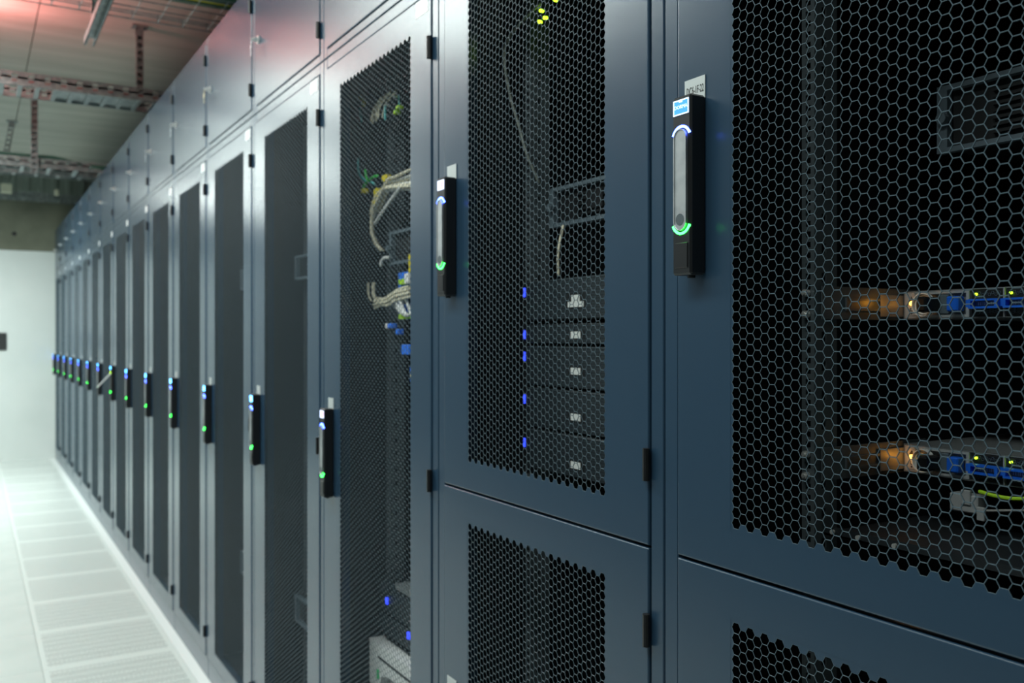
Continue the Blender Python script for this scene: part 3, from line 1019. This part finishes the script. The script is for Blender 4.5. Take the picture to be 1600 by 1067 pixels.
for (ya, yb, za, zb, mk, lab) in (
        (2.425, 2.455, 2.034, 2.052, 'cable_yellow', 'long yellow plug at the head of the beige bundle'),
        (2.492, 2.520, 1.995, 2.022, 'cable_yellow', 'yellow plug in the middle of the beige bundle'),
        (2.512, 2.534, 1.975, 1.990, 'cable_yellow', 'small yellow plug low on the beige bundle'),
        (2.600, 2.622, 2.022, 2.036, 'cable_yellow', 'yellow plug on the end of the green cable'),
        (2.358, 2.374, 2.214, 2.224, 'cable_lime', 'lower of two lime plugs under the teal lead'),
        (2.340, 2.356, 2.224, 2.234, 'cable_lime', 'upper of two lime plugs under the teal lead'),
        (2.265, 2.296, 1.728, 1.756, 'white_box', 'white plug beside the upper blue block'),
        (2.385, 2.412, 1.606, 1.620, 'block_blue', 'small blue plug below the lower blue block'),
        (2.418, 2.434, 1.606, 1.620, 'white_box', 'small white plug below the lower blue block'),
        (2.338, 2.356, 1.588, 1.604, 'block_blue', 'tiny blue plug hanging alone lower down'),
        (2.262, 2.318, 1.532, 1.560, 'block_blue', 'blue plug at the mesh edge of the third cabinet'),
        (2.368, 2.374, 2.262, 2.270, 'white_box', 'white cap on the teal lead above the lime plugs'),
        (2.429, 2.436, 2.250, 2.258, 'white_box', 'white cap on the teal lead among the beige arcs')):
    o = build('cable_plug', MB().box(XC - 0.012, XC + 0.006, ya, yb, za, zb, 0.002), mk, None)
    tag(o, lab, 'plug')


def patch_block(ya, yb, za, zb, lz, mk, label):
    t = thing('patch_block', (XC + 0.03, (ya + yb) / 2, za), label, 'patch block')
    build('housing', MB().box(XC + 0.018, XC + 0.06, ya, yb, za, zb, 0.002), 'block_blue', t)
    build('label_strip', MB().box(XC + 0.010, XC + 0.019, ya + 0.02 if ya < 2.3 else ya + 0.03, yb - 0.02, lz - 0.008, lz + 0.008, 0.001), mk, t, 'bright label strip')
    return t


patch_block(2.28, 2.405, 1.716, 1.766, 1.738, 'block_lime', 'upper blue patch block with lime strip in the third cabinet')
patch_block(2.28, 2.405, 1.632, 1.674, 1.640, 'block_lime', 'lower blue patch block with lime strip in the third cabinet')
patch_block(2.20, 2.325, 1.455, 1.502, 1.476, 'cable_yellow', 'blue patch block with a yellow strip, lowest in the third cabinet')
drawer_unit(2.06, 2.443, 1.790, 1.886, 1.045, 'dark rack unit with slate rim between the beige cables of the third cabinet')
# shelf and servers low in the third cabinet
t = thing('rack_shelf', (1.05, 2.3, 0.860), 'grey rack shelf low in the third cabinet', 'shelf')
build('shelf_plate', MB().box(1.05, 1.5, 2.08, 2.40, 0.868, 0.872), 'chassis', t)
build('shelf_lip', MB().box(1.048, 1.051, 2.08, 2.40, 0.856, 0.872), 'chassis', t)
for (z0, z1, bz, yb, lab) in ((0.765, 0.85, 0.802, 2.476, 'dark server with blue light low in the third cabinet, upper of two'), (0.70, 0.755, 0.768, 2.322, 'dark server with blue light low in the third cabinet, right above the white unit')):
    t = thing('rack_server', (1.06, 2.297, z0), lab, 'server')
    build('chassis', MB().box(1.075, 1.75, 2.07, 2.52, z0, z1), 'inner', t)
    build('bezel', MB().box(1.055, 1.075, 2.06, 2.535, z0, z1, 0.002), 'bezel', t)
    build('light_bar', MB().box(1.050, 1.056, yb - 0.005, yb + 0.005, min(bz, z1 - 0.012) - 0.010, min(bz, z1 - 0.012) + 0.010, 0.001), 'bar_led', t, 'blue light bar')
t = thing('white_unit', (1.04, 2.4, 0.55), 'white arched rack unit with a dark slot at the foot of the third cabinet', 'rack unit')
build('body', MB().prism_x([(2.56, 0.545), (2.56, 0.672), (2.19, 0.672), (2.19, 0.600), (2.30, 0.600), (2.42, 0.598), (2.465, 0.585), (2.478, 0.565), (2.480, 0.530), (2.53, 0.530)], 1.032, 1.08), 'white_box', t)
build('slot', MB().box(1.030, 1.034, 2.19, 2.49, 0.634, 0.639), 'dark', t, 'dark slot')
build('green_mark', MB().box(1.029, 1.033, 2.486, 2.498, 0.570, 0.598), 'green_dot', t, 'green mark')

# fourth to eighth cabinets: a rimmed unit high up and another low down
for k in range(4, 9):
    s0 = 0.297 + PIT * (k - 1)
    drawer_unit(s0 + 0.18, s0 + 0.641, 1.795, 1.885, 1.045, 'rimmed rack unit high behind the mesh of the %s cabinet' % ORD[k - 1], False)
    drawer_unit(s0 + 0.18, s0 + 0.641, 0.515, 0.615, 1.045, 'rimmed rack unit low behind the mesh of the %s cabinet' % ORD[k - 1], False)


# ------------------------------------------------------------------ cable trays under the ceiling
def ladder_tray(y0, y1, z, h, label, rung=0.10, x0=-1.5, x1=2.6, plate=None):
    t = thing('cable_tray', (0.5, (y0 + y1) / 2, z), label, 'cable tray')
    for yy in (y0, y1 - 0.003):
        mb = MB()
        mb.box(x0, x1, yy, yy + 0.003, z, z + h * 0.30)
        mb.box(x0, x1, yy, yy + 0.003, z + h * 0.48, z + h * 0.66)
        mb.box(x0, x1, yy, yy + 0.003, z + h * 0.84, z + h)
        x = x0
        while x < x1:
            mb.box(x, x + 0.060, yy, yy + 0.003, z + h * 0.28, z + h * 0.86)
            x += 0.092
        mb.box(x0, x1, yy - 0.008 if yy == y0 else yy, yy if yy == y0 else yy + 0.011, z - 0.001, z + 0.002)
        build('side_rail', mb, 'galv', t)
    x = x0 + 0.05
    while x < x1:
        build('rung', MB().box(x, x + 0.028, y0 + 0.003, y1 - 0.003, z + 0.001, z + 0.016, 0.002), 'galv', t)
        x += rung
    if plate:
        build('cover_plate', MB().box(plate[0], plate[1], y0 + 0.004, y1 - 0.004, z + 0.017, z + 0.020), 'galv', t)
    return t


def hanger(x, y, z0, z1, label, w=0.045, slots=True, dx=0.0):
    t = thing('tray_hanger', (x, y, z0), label, 'hanger')
    mb = MB()
    for a in (-w / 2, w / 2 - 0.008):
        mb.add([(x + a + q * dx + e, y + f_, z) for z, q in ((z0, 1), (z1, 0)) for e in (0, 0.008) for f_ in (0, 0.035)],
               [(0, 1, 3, 2), (4, 6, 7, 5), (0, 4, 5, 1), (2, 3, 7, 6), (0, 2, 6, 4), (1, 5, 7, 3)])
    mb.box(x - w / 2, x + w / 2, y + 0.033, y + 0.036, z0, z1) if not dx else None
    build('channel', mb, 'galv', t)
    if slots:
        z = z0 + 0.03
        i = 0
        while z < z1 - 0.05:
            build('channel_web', MB().box(x - w / 2 + 0.007 + (dx * (z1 - z) / (z1 - z0)), x + w / 2 - 0.007 + (dx * (z1 - z) / (z1 - z0)), y + 0.002, y + 0.005, z, z + 0.022), 'galv', t)
            z += 0.05
    build('ceiling_foot', MB().box(x - 0.05, x + 0.05, y - 0.02, y + 0.06, z1 - 0.012, z1 - 0.0005, 0.002).box(x - w / 2, x + w / 2, y - 0.004, y + 0.045, z1 - 0.06, z1 - 0.012), 'galv', t)
    return t


ladder_tray(6.42, 6.74, 3.155, 0.085, 'grey ladder cable tray crossing the aisle, nearer one with red cables', plate=(0.46, 0.98))
for i, dy in enumerate((0.02, 0.05, 0.09)):
    o = build('tray_cable', MB().tube([(x, 6.42 + dy + 0.01 * math.sin(x * 3 + i), 3.18 + (0.012 if i == 1 else 0)) for x in (-1.4, -0.8, -0.2, 0.3, 0.8, 1.4, 2.0, 2.5)], 0.010, 6, 3), 'cable_red' if i < 2 else 'cable_grey', None, smooth=True)
    tag(o, ('red cable lying against the near rail of the ladder tray', 'red cable second from the near rail of the ladder tray', 'grey cable in the middle of the ladder tray')[i], 'cable')
hanger(0.975, 6.50, 3.18, CEIL, 'short slotted hanger holding the nearer ladder tray beside the cabinets')
hanger(0.445, 8.36, 2.935, CEIL, 'long slotted hanger behind the nearer ladder tray', 0.05)
hanger(0.34, 10.0, 3.25, CEIL, 'slanted hanger near the picture edge reaching the far tray', 0.045, True, -0.07)
ladder_tray(8.42, 8.76, 2.985, 0.08, 'far cable tray with green cables, just above the cabinet tops', 0.2)
for i in range(3):
    o = build('tray_cable', MB().tube([(-1.4, 8.5 + 0.05 * i, 3.075), (-0.2, 8.5 + 0.05 * i, 3.085 + 0.01 * i), (0.45, 8.5 + 0.04 * i, 3.09), (0.62, 8.48 + 0.04 * i, 3.085), (0.85, 8.44 + 0.04 * i, 3.04), (1.1, 8.42 + 0.05 * i, 3.03), (2.4, 8.5 + 0.05 * i, 3.03)], 0.014, 7, 5), ('cable_dgreen', 'cable_green', 'cable_grey')[i] if i != 1 else 'cable_dgreen', None, smooth=True)
    tag(o, ('dark green cable nearest on the far tray', 'dark green cable in the middle of the far tray', 'grey cable at the back of the far tray')[i], 'cable')
ladder_tray(10.05, 10.4, 3.22, 0.08, 'cable tray beyond the green-cabled one, held by the slanted hanger', 0.2)
ladder_tray(12.72, 12.92, 3.30, 0.09, 'slim cable tray along the end wall beam', 0.2)
o = build('junction_box', MB().box(0.31, 0.43, 12.60, 12.70, 3.345, 3.455, 0.006), 'cream')
tag(o, 'small cream junction box on the end wall tray', 'junction box')
o = build('junction_box', MB().box(0.895, 0.945, 12.62, 12.70, 3.36, 3.43, 0.005), 'cream')
tag(o, 'pale fitting on the end wall tray above the cabinet tops', 'junction box')

# strut along the aisle and wire basket tray across it
t = thing('support_strut', (0.534, 4.4, 3.12), 'open steel strut hanging along the aisle under the ceiling', 'strut')
build('channel', MB().box(0.509, 0.512, 3.3, 5.24, 3.12, 3.165).box(0.556, 0.559, 3.3, 5.24, 3.12, 3.165).box(0.509, 0.559, 3.3, 5.24, 3.162, 3.165).box(0.509, 0.520, 3.3, 5.24, 3.12, 3.123).box(0.548, 0.559, 3.3, 5.24, 3.12, 3.123), 'galv', t)
build('drop_post', MB().box(0.515, 0.523, 4.93, 4.97, 3.166, CEIL - 0.001).box(0.515, 0.553, 4.93, 4.935, 3.166, CEIL - 0.001), 'galv', t)
t = thing('basket_tray', (0.6, 4.6, 3.166), 'wire basket cable tray crossing over the steel strut', 'cable tray')
for yy in (4.36, 4.46, 4.56, 4.66, 4.76, 4.84):
    build('long_wire', MB().tube([(-1.4, yy, 3.17), (2.5, yy, 3.17)], 0.003, 6), 'galv', t)
build('long_wire', MB().tube([(-1.4, 4.845, 3.21), (2.5, 4.845, 3.21)], 0.003, 6), 'galv', t)
x = -1.35
while x < 2.4:
    build('cross_wire', MB().tube([(x, 4.36, 3.173), (x, 4.845, 3.173), (x, 4.846, 3.215)], 0.0025, 6), 'galv', t)
    x += 0.12
for i, (yy, mk, lab) in enumerate(((4.40, 'cable_dgreen', 'dark green cable nearest in the wire basket'), (4.45, 'cable_yellow', 'yellow cable in the wire basket'), (4.50, 'cable_dgreen', 'dark green cable beyond the yellow one in the wire basket'), (4.425, 'cable_grey', 'grey cable between green and yellow in the wire basket'))):
    o = build('tray_cable', MB().tube([(-1.4, yy, 3.20), (-0.4, yy + 0.01, 3.195), (0.3, yy - 0.01, 3.19), (0.8, yy + 0.012, 3.19), (1.4, yy, 3.195), (2.4, yy, 3.2)], 0.012 if mk != 'cable_yellow' else 0.009, 7, 5), mk, None, smooth=True)
    tag(o, lab, 'cable')
